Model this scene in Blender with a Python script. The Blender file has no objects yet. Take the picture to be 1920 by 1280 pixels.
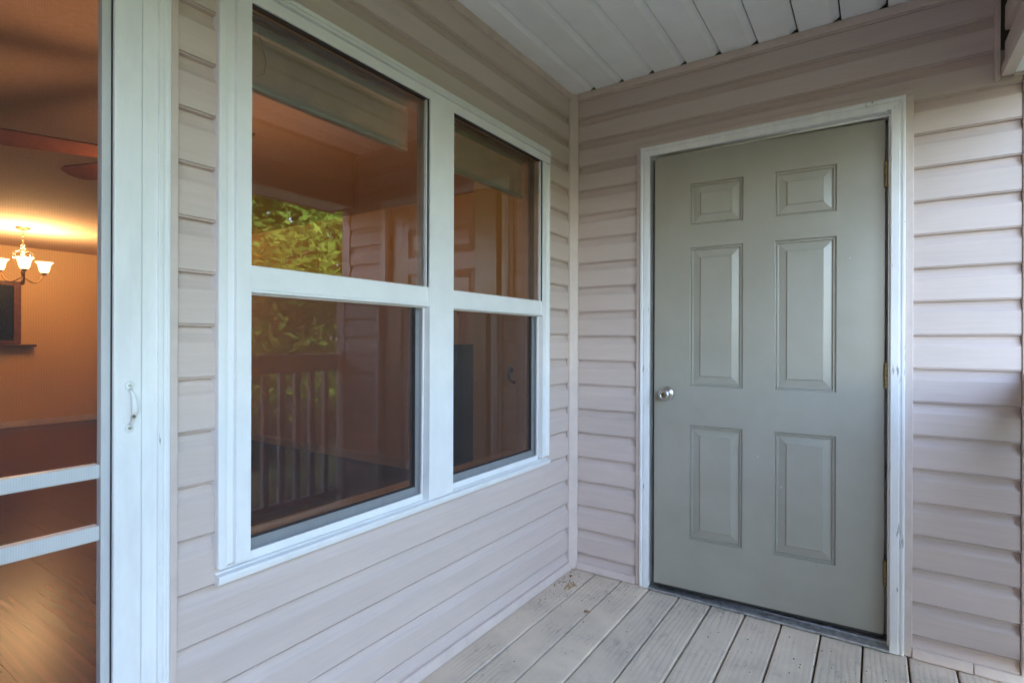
import bpy, bmesh, math, random
from mathutils import Vector, Matrix
R = math.radians
random.seed(7)
S = bpy.context.scene
C = S.collection

# ------------------------------------------------------------------ camera
cam_d = bpy.data.cameras.new('camera')
cam_d.sensor_width = 36.0
cam_d.lens = 36.0 * 1014.3 / 1920.0
cam_d.clip_start = 0.02
cam_d.clip_end = 400.0
cam = bpy.data.objects.new('camera', cam_d)
C.objects.link(cam)
YAW, PITCH, ROLL = 0.5922, R(-0.036), R(0.19)
_fw = Vector((-math.sin(YAW), math.cos(YAW), 0))
_rt = Vector((math.cos(YAW), math.sin(YAW), 0))
_up = Vector((0, 0, 1))
fw2 = _fw * math.cos(PITCH) + _up * math.sin(PITCH)
up2 = _up * math.cos(PITCH) - _fw * math.sin(PITCH)
rt3 = _rt * math.cos(ROLL) + up2 * math.sin(ROLL)
up3 = up2 * math.cos(ROLL) - _rt * math.sin(ROLL)
_m = Matrix((rt3, up3, -fw2)).transposed().to_4x4()
_m.translation = Vector((1.3445, -2.569, 1.199))
cam.matrix_world = _m
S.camera = cam

# ------------------------------------------------------------------ sky, sun, exposure
SUN_TRAVEL = Vector((0.72, 0.22, -0.88)).normalized()
W = bpy.data.worlds.new('World')
S.world = W
W.use_nodes = True
wn = W.node_tree
wn.nodes.clear()
w_out = wn.nodes.new('ShaderNodeOutputWorld')
w_bg = wn.nodes.new('ShaderNodeBackground')
w_sky = wn.nodes.new('ShaderNodeTexSky')
w_sky.sky_type = 'NISHITA'
w_sky.sun_disc = False
w_sky.sun_elevation = math.asin(-SUN_TRAVEL.z)
w_sky.sun_rotation = math.atan2(-SUN_TRAVEL.x, -SUN_TRAVEL.y)
w_sky.air_density = 1.0
w_sky.dust_density = 2.0
w_sky.ozone_density = 0.5
w_bg.inputs['Strength'].default_value = 0.15
wn.links.new(w_sky.outputs[0], w_bg.inputs['Color'])
wn.links.new(w_bg.outputs[0], w_out.inputs['Surface'])

sun_d = bpy.data.lights.new('sun', 'SUN')
sun_d.energy = 3.6
sun_d.angle = R(0.53)
sun_d.color = (1.0, 0.96, 0.92)
sun = bpy.data.objects.new('sun', sun_d)
sun.rotation_euler = SUN_TRAVEL.to_track_quat('-Z', 'Y').to_euler()
sun.location = (-9, -4, 12)
C.objects.link(sun)

S.view_settings.view_transform = 'Standard'
S.view_settings.look = 'None'
S.view_settings.exposure = 4.35
S.view_settings.gamma = 1.0
S.view_settings.use_curve_mapping = False
S.cycles.max_bounces = 10
S.cycles.diffuse_bounces = 6
S.cycles.glossy_bounces = 5
S.cycles.transparent_max_bounces = 24
S.cycles.sample_clamp_indirect = 6.0
S.cycles.use_denoising = True
S.cycles.caustics_reflective = False
S.cycles.caustics_refractive = False

# ------------------------------------------------------------------ materials
def new_mat(name):
    m = bpy.data.materials.new(name)
    m.use_nodes = True
    nt = m.node_tree
    nt.nodes.clear()
    out = nt.nodes.new('ShaderNodeOutputMaterial')
    return m, nt, out

def N(nt, t, **kw):
    n = nt.nodes.new(t)
    for k, v in kw.items():
        setattr(n, k, v)
    return n

def mapped(nt, scale, src='Position'):
    if src == 'Position':
        g = N(nt, 'ShaderNodeNewGeometry'); o = g.outputs['Position']
    else:
        g = N(nt, 'ShaderNodeTexCoord'); o = g.outputs['Object']
    mp = N(nt, 'ShaderNodeMapping')
    mp.inputs['Scale'].default_value = scale
    nt.links.new(o, mp.inputs['Vector'])
    return mp.outputs['Vector']

def noise(nt, vec, scale, detail=3.0, rough=0.55, dist=0.0):
    n = N(nt, 'ShaderNodeTexNoise')
    n.inputs['Scale'].default_value = scale
    n.inputs['Detail'].default_value = detail
    n.inputs['Roughness'].default_value = rough
    n.inputs['Distortion'].default_value = dist
    nt.links.new(vec, n.inputs['Vector'])
    return n.outputs['Fac']

def ramp(nt, fac, stops):
    r = N(nt, 'ShaderNodeValToRGB')
    el = r.color_ramp.elements
    while len(el) < len(stops):
        el.new(0.5)
    for e, (p, c) in zip(el, stops):
        e.position = p
        e.color = (*c, 1) if len(c) == 3 else c
    nt.links.new(fac, r.inputs['Fac'])
    return r.outputs['Color']

def mixc(nt, fac, a, b, mode='MIX'):
    m = N(nt, 'ShaderNodeMix', data_type='RGBA', blend_type=mode)
    for sock, v in ((m.inputs[0], fac), (m.inputs[6], a), (m.inputs[7], b)):
        if hasattr(v, 'links'):
            nt.links.new(v, sock)
        elif isinstance(v, (int, float)):
            sock.default_value = v
        else:
            sock.default_value = (*v, 1)
    return m.outputs[2]

def bump(nt, h, strength, dist):
    b = N(nt, 'ShaderNodeBump')
    b.inputs['Strength'].default_value = strength
    b.inputs['Distance'].default_value = dist
    nt.links.new(h, b.inputs['Height'])
    return b.outputs['Normal']

def principled(nt, out, color, rough=0.5, metal=0.0, spec=0.5, normal=None):
    p = N(nt, 'ShaderNodeBsdfPrincipled')
    if hasattr(color, 'links'):
        nt.links.new(color, p.inputs['Base Color'])
    else:
        p.inputs['Base Color'].default_value = (*color, 1)
    if hasattr(rough, 'links'):
        nt.links.new(rough, p.inputs['Roughness'])
    else:
        p.inputs['Roughness'].default_value = rough
    p.inputs['Metallic'].default_value = metal
    p.inputs['Specular IOR Level'].default_value = spec
    if normal is not None:
        nt.links.new(normal, p.inputs['Normal'])
    nt.links.new(p.outputs[0], out.inputs['Surface'])
    return p

def obj_random(nt):
    return N(nt, 'ShaderNodeObjectInfo').outputs['Random']

def siding_mat(name, along, col=(0.600, 0.485, 0.437)):
    """vinyl lap siding: faint embossed wood grain running along the course, light grime"""
    m, nt, out = new_mat(name)
    sc = (4.0, 120.0, 120.0) if along == 'x' else (120.0, 4.0, 120.0)
    sc2 = (1.2, 9.0, 9.0) if along == 'x' else (9.0, 1.2, 9.0)
    grain = noise(nt, mapped(nt, sc), 1.0, 4.0, 0.6, 0.6)
    grime = noise(nt, mapped(nt, sc2), 1.0, 5.0, 0.65)
    spots = noise(nt, mapped(nt, (1, 1, 1)), 26.0, 3.0, 0.6)
    c = ramp(nt, grime, [(0.30, tuple(v * 0.90 for v in col)), (0.62, col)])
    c = mixc(nt, 0.20, c, ramp(nt, grain, [(0.3, tuple(v * 0.75 for v in col)), (0.7, tuple(v * 1.12 for v in col))]))
    dirt = ramp(nt, spots, [(0.71, (0, 0, 0)), (0.78, (1, 1, 1))])
    c = mixc(nt, mixc(nt, 0.22, (0, 0, 0), dirt), c, tuple(v * 0.45 for v in col))
    rnd = ramp(nt, obj_random(nt), [(0, (0.96, 0.96, 0.96)), (1, (1.03, 1.03, 1.03))])
    c = mixc(nt, 1.0, c, rnd, 'MULTIPLY')
    principled(nt, out, c, 0.5, 0, 0.35, bump(nt, grain, 0.45, 0.0014))
    return m

def plain_mat(name, col, rough=0.5, metal=0.0, spec=0.4, grime=0.06, scale=14.0, bmp=0.0, bscale=300.0):
    m, nt, out = new_mat(name)
    n = noise(nt, mapped(nt, (1, 1, 1)), scale, 4.0, 0.6)
    c = ramp(nt, n, [(0.32, tuple(v * (1 - grime * 2) for v in col)), (0.62, col)])
    nr = None
    if bmp:
        nr = bump(nt, noise(nt, mapped(nt, (1, 1, 1)), bscale, 2.0), bmp, 0.001)
    principled(nt, out, c, rough, metal, spec, nr)
    return m

def paint_mat(name, col, chips, chipcol=(0.16, 0.15, 0.14), zlo=None, zhi=None):
    """old painted wood with vertical cracks and flaked spots; chips = how much"""
    m, nt, out = new_mat(name)
    v = mapped(nt, (95.0, 95.0, 9.0))
    n1 = noise(nt, v, 1.0, 5.0, 0.65, 0.4)
    n2 = noise(nt, mapped(nt, (1, 1, 1)), 5.0, 2.0, 0.5)
    s = N(nt, 'ShaderNodeMath', operation='MULTIPLY')
    nt.links.new(n1, s.inputs[0]); nt.links.new(n2, s.inputs[1])
    lo = 0.44 - 0.10 * chips
    k = ramp(nt, s.outputs[0], [(lo, (0, 0, 0)), (lo + 0.02, (1, 1, 1))])
    soft = noise(nt, mapped(nt, (1, 1, 0.25)), 22.0, 4.0, 0.6)
    c = ramp(nt, soft, [(0.3, tuple(q * 0.90 for q in col)), (0.6, col)])
    c = mixc(nt, k, c, chipcol)
    brush = noise(nt, mapped(nt, (160.0, 160.0, 5.0)), 1.0, 3.0)
    principled(nt, out, c, 0.42, 0, 0.4, bump(nt, brush, 0.25, 0.0008))
    return m

M = {}
M['siding_y'] = siding_mat('vinyl_siding_along_y', 'y')
M['siding_x'] = siding_mat('vinyl_siding_along_x', 'x')
M['trim'] = plain_mat('vinyl_trim_beige', (0.618, 0.502, 0.452), 0.5, grime=0.05)
M['core'] = plain_mat('wall_sheathing', (0.16, 0.14, 0.12), 0.9)
M['soffit'] = plain_mat('white_vinyl_soffit', (0.88, 0.88, 0.89), 0.45, grime=0.03, scale=6)
M['white_vinyl'] = plain_mat('white_vinyl_frame', (0.80, 0.785, 0.785), 0.35, grime=0.03, scale=9)
M['sash_vinyl'] = plain_mat('sash_vinyl', (0.66, 0.67, 0.68), 0.4, grime=0.05, scale=20)
M['gasket'] = plain_mat('dark_gasket', (0.03, 0.03, 0.035), 0.6)
M['white_paint'] = paint_mat('old_white_paint', (0.80, 0.79, 0.785), 0.42)
M['chipped_paint'] = paint_mat('flaking_white_paint', (0.79, 0.775, 0.76), 0.85, (0.34, 0.31, 0.29))
M['metal'] = plain_mat('satin_nickel', (0.62, 0.60, 0.58), 0.28, 1.0, 0.5, 0.05, 60)
M['brass'] = plain_mat('tarnished_brass', (0.26, 0.20, 0.10), 0.45, 1.0, 0.5, 0.2, 90)
M['threshold'] = plain_mat('scuffed_aluminium', (0.45, 0.45, 0.46), 0.45, 0.8, 0.5, 0.2, 40)
M['black_rubber'] = plain_mat('black_rubber', (0.02, 0.018, 0.017), 0.7)
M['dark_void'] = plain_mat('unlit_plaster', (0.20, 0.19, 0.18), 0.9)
M['blind'] = plain_mat('blind_slat_white', (0.90, 0.90, 0.89), 0.45)
M['cord'] = plain_mat('blind_cord', (0.5, 0.5, 0.48), 0.8)
M['drywall'] = plain_mat('tan_wall_paint', (0.62, 0.42, 0.23), 0.8, 0, 0.25, 0.06, 60, 0.3, 220)
M['drywall_light_tint'] = plain_mat('light_tinted_tan_wall', (0.48, 0.42, 0.22), 0.8, 0, 0.25, 0.04, 5)  # olive shift puts the jog's different lighting into the wall colour
M['ceil_paint'] = plain_mat('stippled_ceiling_paint', (0.56, 0.40, 0.30), 0.9, 0, 0.2, 0.05, 40, 0.8, 120)
M['baseboard'] = plain_mat('baseboard_paint', (0.58, 0.50, 0.42), 0.5)
M['dark_wood'] = plain_mat('dark_stained_wood', (0.075, 0.030, 0.016), 0.35, 0, 0.5, 0.2, 18)
M['fan_wood'] = plain_mat('red_brown_fan_blade', (0.14, 0.050, 0.025), 0.4, 0, 0.5, 0.15, 18)
M['dark_glass'] = plain_mat('dark_mirror_glass', (0.010, 0.009, 0.007), 0.35, 0, 0.25, 0.2, 9)
M['cabinet'] = plain_mat('near_black_cabinet', (0.022, 0.018, 0.016), 0.4)
M['frame_wood'] = plain_mat('red_brown_frame_wood', (0.15, 0.055, 0.028), 0.4, 0, 0.4, 0.15, 18)
M['iron'] = plain_mat('black_iron', (0.012, 0.012, 0.013), 0.5)
M['bronze'] = plain_mat('antique_brass_lamp', (0.42, 0.28, 0.15), 0.3, 0.9, 0.5, 0.1, 40)
M['rail_paint'] = plain_mat('beige_rail_paint', (0.58, 0.51, 0.46), 0.5, grime=0.1)
M['bark'] = plain_mat('tree_bark', (0.09, 0.065, 0.045), 0.9, 0, 0.2, 0.25, 12, 0.8, 30)
M['ground'] = plain_mat('lawn_ground', (0.028, 0.030, 0.016), 0.95, 0, 0.1, 0.3, 1.5)  # very dark base colour carries the dense shade of the trees
M['roof'] = plain_mat('roof_shingle_grey', (0.09, 0.085, 0.08), 0.9)
M['straw'] = plain_mat('dry_straw', (0.42, 0.27, 0.12), 0.8)
M['dead_leaf'] = plain_mat('dead_leaf', (0.36, 0.17, 0.09), 0.8)
M['dirt'] = plain_mat('dark_soil_crumb', (0.05, 0.035, 0.025), 0.95)

def deck_material():
    m, nt, out = new_mat('painted_deck_boards')
    ob = obj_random(nt)
    g = N(nt, 'ShaderNodeNewGeometry')
    off = N(nt, 'ShaderNodeVectorMath', operation='MULTIPLY_ADD')
    cmb = N(nt, 'ShaderNodeCombineXYZ')
    for i in range(3):
        nt.links.new(ob, cmb.inputs[i])
    nt.links.new(cmb.outputs[0], off.inputs[0])
    off.inputs[1].default_value = (13, 37, 5)
    nt.links.new(g.outputs['Position'], off.inputs[2])
    mp = N(nt, 'ShaderNodeMapping'); mp.inputs['Scale'].default_value = (10, 1.6, 10)
    nt.links.new(off.outputs[0], mp.inputs['Vector'])
    wv = N(nt, 'ShaderNodeTexWave', wave_type='BANDS', bands_direction='X')
    wv.inputs['Scale'].default_value = 1.6
    wv.inputs['Distortion'].default_value = 9.0
    wv.inputs['Detail'].default_value = 2.5
    wv.inputs['Detail Scale'].default_value = 0.7
    nt.links.new(mp.outputs[0], wv.inputs['Vector'])
    grain = wv.outputs['Fac']
    pm = mapped(nt, (1, 1, 1))
    patch = noise(nt, pm, 3.2, 5.0, 0.65, 0.5)
    fine = noise(nt, mapped(nt, (40, 14, 40)), 1.0, 5.0, 0.7)
    speck = noise(nt, pm, 55.0, 2.0, 0.5)
    col = (0.76, 0.615, 0.475)
    c = ramp(nt, patch, [(0.36, (0.63, 0.515, 0.40)), (0.60, col)])
    # worn-through grain in patches
    worn = N(nt, 'ShaderNodeMath', operation='MULTIPLY')
    nt.links.new(ramp(nt, patch, [(0.50, (1, 1, 1)), (0.40, (1, 1, 1))]), worn.inputs[0])
    wmask = ramp(nt, noise(nt, pm, 4.5, 3.0, 0.6), [(0.50, (0, 0, 0)), (0.64, (1, 1, 1))])
    nt.links.new(wmask, worn.inputs[0])
    nt.links.new(ramp(nt, fine, [(0.50, (0, 0, 0)), (0.66, (1, 1, 1))]), worn.inputs[1])
    sc = N(nt, 'ShaderNodeMath', operation='MULTIPLY'); sc.inputs[1].default_value = 0.55
    nt.links.new(worn.outputs[0], sc.inputs[0])
    c = mixc(nt, sc.outputs[0], c, (0.23, 0.20, 0.175))
    sp = ramp(nt, speck, [(0.725, (0, 0, 0)), (0.75, (1, 1, 1))])
    c = mixc(nt, mixc(nt, 0.6, (0, 0, 0), sp), c, (0.10, 0.085, 0.07))
    gl_ = ramp(nt, grain, [(0.0, (0.84, 0.84, 0.85)), (0.35, (1, 1, 1))])
    gm = ramp(nt, noise(nt, pm, 2.1, 2.0), [(0.47, (0, 0, 0)), (0.58, (1, 1, 1))])
    c = mixc(nt, gm, c, mixc(nt, 1.0, c, gl_, 'MULTIPLY'))
    rnd = ramp(nt, ob, [(0, (0.93, 0.93, 0.93)), (1, (1.05, 1.04, 1.02))])
    c = mixc(nt, 1.0, c, rnd, 'MULTIPLY')
    h = mixc(nt, 0.35, grain, fine)
    principled(nt, out, c, 0.55, 0, 0.35, bump(nt, h, 0.30, 0.0015))
    return m
M['deck'] = deck_material()

def door_material():
    m, nt, out = new_mat('grey_green_door_paint')
    pm = mapped(nt, (1, 1, 1))
    n = noise(nt, pm, 4.0, 5.0, 0.6)
    c = ramp(nt, n, [(0.3, (0.288, 0.264, 0.216)), (0.65, (0.320, 0.296, 0.248))])
    sc = noise(nt, mapped(nt, (7, 40, 40), 'Object'), 1.0, 6.0, 0.7, 1.5)
    k = ramp(nt, sc, [(0.735, (0, 0, 0)), (0.76, (1, 1, 1))])
    c = mixc(nt, mixc(nt, 0.35, (0, 0, 0), k), c, (0.5, 0.5, 0.48))
    dots = ramp(nt, noise(nt, pm, 42.0, 1.0), [(0.835, (0, 0, 0)), (0.845, (1, 1, 1))])
    c = mixc(nt, mixc(nt, 0.6, (0, 0, 0), dots), c, (0.55, 0.54, 0.52))
    o = noise(nt, pm, 350.0, 2.0)
    principled(nt, out, c, 0.27, 0, 0.5, bump(nt, o, 0.10, 0.0006))
    return m
M['door'] = door_material()

def floor_material():
    m, nt, out = new_mat('red_brown_laminate')
    v = mapped(nt, (1.2, 26, 10))
    g = noise(nt, v, 1.0, 5.0, 0.65, 1.0)
    c = ramp(nt, g, [(0.3, (0.034, 0.0105, 0.0085)), (0.7, (0.115, 0.036, 0.028))])
    rnd = ramp(nt, obj_random(nt), [(0, (0.75, 0.75, 0.75)), (1, (1.2, 1.15, 1.1))])
    c = mixc(nt, 1.0, c, rnd, 'MULTIPLY')
    principled(nt, out, c, 0.25, 0, 0.16, bump(nt, g, 0.15, 0.0010))
    return m
M['laminate'] = floor_material()

def glass_material():
    m, nt, out = new_mat('window_glass')
    tr = N(nt, 'ShaderNodeBsdfTransparent'); tr.inputs['Color'].default_value = (0.95, 0.97, 0.96, 1)
    gl = N(nt, 'ShaderNodeBsdfGlossy'); gl.inputs['Roughness'].default_value = 0.0
    fr = N(nt, 'ShaderNodeFresnel'); fr.inputs['IOR'].default_value = 2.2
    mx = N(nt, 'ShaderNodeMixShader')
    nt.links.new(fr.outputs[0], mx.inputs[0])
    nt.links.new(tr.outputs[0], mx.inputs[1]); nt.links.new(gl.outputs[0], mx.inputs[2])
    nt.links.new(mx.outputs[0], out.inputs['Surface'])
    return m
M['glass'] = glass_material()

def mesh_material(name, cover, col, pitch, amp=0.05):
    """woven insect screen: threads in two directions, open holes between them"""
    m, nt, out = new_mat(name)
    g = N(nt, 'ShaderNodeNewGeometry')
    sp = N(nt, 'ShaderNodeSeparateXYZ'); nt.links.new(g.outputs['Position'], sp.inputs[0])
    fac = None
    for ax in ('Y', 'Z'):
        mu = N(nt, 'ShaderNodeMath', operation='MULTIPLY'); mu.inputs[1].default_value = 2 * math.pi / pitch
        nt.links.new(sp.outputs[ax], mu.inputs[0])
        si = N(nt, 'ShaderNodeMath', operation='SINE'); nt.links.new(mu.outputs[0], si.inputs[0])
        ma = N(nt, 'ShaderNodeMath', operation='MULTIPLY_ADD'); ma.inputs[1].default_value = amp; ma.inputs[2].default_value = cover / 2
        nt.links.new(si.outputs[0], ma.inputs[0])
        if fac is None:
            fac = ma.outputs[0]
        else:
            ad = N(nt, 'ShaderNodeMath', operation='ADD', use_clamp=True)
            nt.links.new(fac, ad.inputs[0]); nt.links.new(ma.outputs[0], ad.inputs[1]); fac = ad.outputs[0]
    tr = N(nt, 'ShaderNodeBsdfTransparent')
    df = N(nt, 'ShaderNodeBsdfDiffuse'); df.inputs['Color'].default_value = (*col, 1)
    mx = N(nt, 'ShaderNodeMixShader')
    nt.links.new(fac, mx.inputs[0]); nt.links.new(tr.outputs[0], mx.inputs[1]); nt.links.new(df.outputs[0], mx.inputs[2])
    nt.links.new(mx.outputs[0], out.inputs['Surface'])
    return m
M['door_mesh'] = mesh_material('door_insect_mesh', 0.20, (0.10, 0.10, 0.11), 0.0040, 0.03)
M['window_mesh'] = mesh_material('window_insect_mesh', 0.40, (0.045, 0.045, 0.05), 0.0045)

def lamp_glass(name, power):
    m, nt, out = new_mat(name)
    e = N(nt, 'ShaderNodeEmission'); e.inputs['Color'].default_value = (1.0, 0.62, 0.28, 1); e.inputs['Strength'].default_value = power
    nt.links.new(e.outputs[0], out.inputs['Surface'])
    return m
M['lamp'] = lamp_glass('lit_frosted_lamp_glass', 0.26)
M['fan_lamp'] = lamp_glass('lit_fan_lamp_glass', 0.08)

def clear_glass():
    m, nt, out = new_mat('clear_lamp_glass')
    tr = N(nt, 'ShaderNodeBsdfTransparent'); tr.inputs['Color'].default_value = (0.85, 0.8, 0.75, 1)
    gl = N(nt, 'ShaderNodeBsdfGlossy'); gl.inputs['Roughness'].default_value = 0.05
    mx = N(nt, 'ShaderNodeMixShader'); mx.inputs[0].default_value = 0.3
    nt.links.new(tr.outputs[0], mx.inputs[1]); nt.links.new(gl.outputs[0], mx.inputs[2])
    nt.links.new(mx.outputs[0], out.inputs['Surface'])
    return m
M['clear'] = clear_glass()

def leaf_material():
    m, nt, out = new_mat('tree_leaf')
    c = ramp(nt, noise(nt, mapped(nt, (1, 1, 1)), 1.1, 4.0), [(0.3, (0.050, 0.100, 0.018)), (0.7, (0.115, 0.185, 0.030))])
    d = N(nt, 'ShaderNodeBsdfDiffuse'); t = N(nt, 'ShaderNodeBsdfTranslucent')
    nt.links.new(c, d.inputs['Color']); nt.links.new(c, t.inputs['Color'])
    mx = N(nt, 'ShaderNodeMixShader'); mx.inputs[0].default_value = 0.45
    nt.links.new(d.outputs[0], mx.inputs[1]); nt.links.new(t.outputs[0], mx.inputs[2])
    nt.links.new(mx.outputs[0], out.inputs['Surface'])
    return m
M['leaf'] = leaf_material()

# ------------------------------------------------------------------ mesh helpers
class MB:
    """collects simple solids and links them as one mesh object"""
    def __init__(self):
        self.v = []; self.f = []
    def poly(self, pts, faces):
        o = len(self.v)
        self.v += [tuple(p) for p in pts]
        self.f += [tuple(i + o for i in fc) for fc in faces]
        return self
    def box(self, x0, x1, y0, y1, z0, z1):
        if x0 > x1: x0, x1 = x1, x0
        if y0 > y1: y0, y1 = y1, y0
        if z0 > z1: z0, z1 = z1, z0
        p = [(x0, y0, z0), (x1, y0, z0), (x1, y1, z0), (x0, y1, z0), (x0, y0, z1), (x1, y0, z1), (x1, y1, z1), (x0, y1, z1)]
        return self.poly(p, [(0, 3, 2, 1), (4, 5, 6, 7), (0, 1, 5, 4), (1, 2, 6, 5), (2, 3, 7, 6), (3, 0, 4, 7)])
    def extrude(self, prof, fn, a, b, closed=True, caps=True):
        """prof: 2-D points; fn(p, q, t) -> xyz; swept from t=a to t=b"""
        n = len(prof)
        o = len(self.v)
        for t in (a, b):
            self.v += [tuple(fn(p, q, t)) for p, q in prof]
        rng = range(n) if closed else range(n - 1)
        for i in rng:
            j = (i + 1) % n
            self.f.append((o + i, o + j, o + n + j, o + n + i))
        if closed and caps:
            self.f.append(tuple(o + i for i in reversed(range(n))))
            self.f.append(tuple(o + n + i for i in range(n)))
        return self
    def lathe(self, prof, cx, cy, cz, seg=20, axis='z'):
        o = len(self.v); n = len(prof)
        for k in range(seg):
            a = 2 * math.pi * k / seg
            for r, h in prof:
                if axis == 'z':
                    self.v.append((cx + r * math.cos(a), cy + r * math.sin(a), cz + h))
                elif axis == 'y':
                    self.v.append((cx + r * math.cos(a), cy + h, cz + r * math.sin(a)))
                else:
                    self.v.append((cx + h, cy + r * math.cos(a), cz + r * math.sin(a)))
        for k in range(seg):
            k2 = (k + 1) % seg
            for i in range(n - 1):
                self.f.append((o + k * n + i, o + k2 * n + i, o + k2 * n + i + 1, o + k * n + i + 1))
        return self
    def tube(self, pts, rad, seg=8):
        pts = [Vector(p) for p in pts]
        n = len(pts); o = len(self.v)
        rads = rad if isinstance(rad, (list, tuple)) else [rad] * n
        for i, p in enumerate(pts):
            t = (pts[min(i + 1, n - 1)] - pts[max(i - 1, 0)]).normalized()
            ref = Vector((0, 0, 1)) if abs(t.z) < 0.9 else Vector((1, 0, 0))
            a = t.cross(ref).normalized(); b = t.cross(a)
            for k in range(seg):
                w = 2 * math.pi * k / seg
                self.v.append(tuple(p + (a * math.cos(w) + b * math.sin(w)) * rads[i]))
        for i in range(n - 1):
            for k in range(seg):
                k2 = (k + 1) % seg
                self.f.append((o + i * seg + k, o + i * seg + k2, o + (i + 1) * seg + k2, o + (i + 1) * seg + k))
        self.f.append(tuple(o + k for k in range(seg)))
        self.f.append(tuple(o + (n - 1) * seg + k for k in reversed(range(seg))))
        return self
    def mesh(self, name, bev=0.0, smooth=False, seg=2):
        me = bpy.data.meshes.new(name)
        me.from_pydata(self.v, [], self.f)
        bm = bmesh.new(); bm.from_mesh(me)
        bmesh.ops.recalc_face_normals(bm, faces=bm.faces)
        if bev:
            es = [e for e in bm.edges if len(e.link_faces) == 2 and e.calc_face_angle(0) > 0.6]
            bmesh.ops.bevel(bm, geom=es, offset=bev, segments=seg, affect='EDGES', profile=0.5)
        bm.to_mesh(me); bm.free()
        if smooth:
            for p in me.polygons: p.use_smooth = True
        me.update()
        return me

def link(name, me, mat, parent=None, loc=None, kind=None):
    """one mesh object; mesh data is recentred so that the origin sits in the piece"""
    if loc is None:
        n = len(me.vertices)
        lo = [min(v.co[i] for v in me.vertices) for i in range(3)]
        hi = [max(v.co[i] for v in me.vertices) for i in range(3)]
        c = Vector([(lo[i] + hi[i]) / 2 for i in range(3)])
        me.transform(Matrix.Translation(-c))
        loc = c
    o = bpy.data.objects.new(name, me)
    if mat is not None and not me.materials:
        me.materials.append(mat)
    C.objects.link(o)
    o.location = loc
    if parent is not None:
        o.parent = parent
        if parent.get('_local', 0) == 0:
            w = Vector((0, 0, 0)); q = parent
            while q is not None:
                w += Vector(q.location); q = q.parent
            o.location = Vector(loc) - w
    if kind: o['kind'] = kind
    return o

def part(name, mb, mat, parent, bev=0.0, smooth=False, kind=None):
    return link(name, mb.mesh(name, bev, smooth), mat, parent, None, kind)

def thing(name, label, cat, loc=(0, 0, 0), rot=(0, 0, 0), group=None, local=False):
    o = bpy.data.objects.new(name, None)
    o.empty_display_size = 0.1
    C.objects.link(o)
    o.location = loc; o.rotation_euler = rot
    o['label'] = label; o['category'] = cat
    if group: o['group'] = group
    if local: o['_local'] = 1
    return o

def tag(o, label, cat, group=None):
    o['label'] = label; o['category'] = cat
    if group: o['group'] = group
    return o

def struct(name, loc=(0, 0, 0)):
    o = bpy.data.objects.new(name, None)
    C.objects.link(o); o.location = loc; o['kind'] = 'structure'
    return o

# ------------------------------------------------------------------ main dimensions (metres)
CE = 2.50            # porch ceiling
P = 0.127            # exposed height of one siding course
ZL, ZR = 2.376, 2.368   # bottom of the top full course on the two walls
WIN = (-1.874, -0.259, 0.598, 2.132)      # window outer casing  y0 y1 z0 z1
SD = (-3.00, -1.982)                      # screen door casing outer y0 y1
DR = (0.362, 1.462, 2.166)                # beige trim round the panel door x0 x1 ztop
XE = 1.768           # where the back wall ends
XB = 1.704           # inner face of the porch beam
ZB = 2.135           # underside of the beam
YB = -4.30           # far end of the porch behind the camera
RX = -8.40           # far wall of the room
RY = 1.08            # side wall of the room
RC = 2.47            # ceiling of the room

# ------------------------------------------------------------------ ground, deck, ceiling, roof
part('ground', MB().poly([(-200, -200, -0.95), (200, -200, -0.95), (200, 200, -0.95), (-200, 200, -0.95)], [(0, 1, 2, 3)]), M['ground'], None, kind='structure')

deck = struct('porch_deck')
def board_mesh(w, l):
    return MB().box(-w / 2, w / 2, -l / 2, l / 2, -0.03, 0.0).mesh('deck_board', 0.0055, False, 3)
bm_full = None
for k in range(13):
    x0, x1 = 0.145 * k + 0.003, 0.145 * (k + 1) - 0.0035
    if k == 0: x0 = 0.006
    yy = -0.004 if k not in (3, 4, 5, 6, 7, 8) else 0.0
    w = x1 - x0; l = yy - YB
    if k == 0:
        me = board_mesh(w, l)
    else:
        if bm_full is None: bm_full = board_mesh(0.1385, 4.296)
        me = bm_full; w = 0.1385
    o = link('deck_board', me, M['deck'], deck, ((x0 + x1) / 2, (YB + yy) / 2, random.uniform(-0.0015, 0.001)))
part('deck_joists', MB().box(0.0, 1.90, YB, -0.01, -0.22, -0.045), M['core'], deck)
part('fascia_board', MB().box(1.905, 1.93, YB - 0.02, 0.0, -0.26, -0.035), M['rail_paint'], deck, 0.003)

ceil = struct('porch_ceiling')
def soffit_mesh(w, l):
    H = 0.0
    pr = [(0.0, 0.022), (0.0, 0.008), (0.003, 0.0015), (0.006, 0.0), (w - 0.034, 0.0), (w - 0.032, 0.0012), (w - 0.012, 0.0145), (w - 0.008, 0.0170), (w - 0.006, 0.021), (w - 0.006, 0.022)]
    return MB().extrude(pr, lambda p, q, t: (p, t, q), -l / 2, l / 2).mesh('ceiling_panel')
G0, GP = 0.137, 0.1553
sm = soffit_mesh(GP, 4.26)
for k in range(-1, 11):
    x0 = G0 + GP * k
    if k == -1:
        me = soffit_mesh(G0 - 0.004, 4.26); x0 = 0.004
    else:
        me = sm
    if x0 + GP > XB + 0.12: continue
    link('ceiling_panel', me, M['soffit'], ceil, (x0, -0.006 - 2.13, CE))
part('house_roof', MB().box(-9.2, 2.35, YB - 2.6, 2.4, CE + 0.03, CE + 0.16), M['roof'], None, kind='structure')

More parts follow.
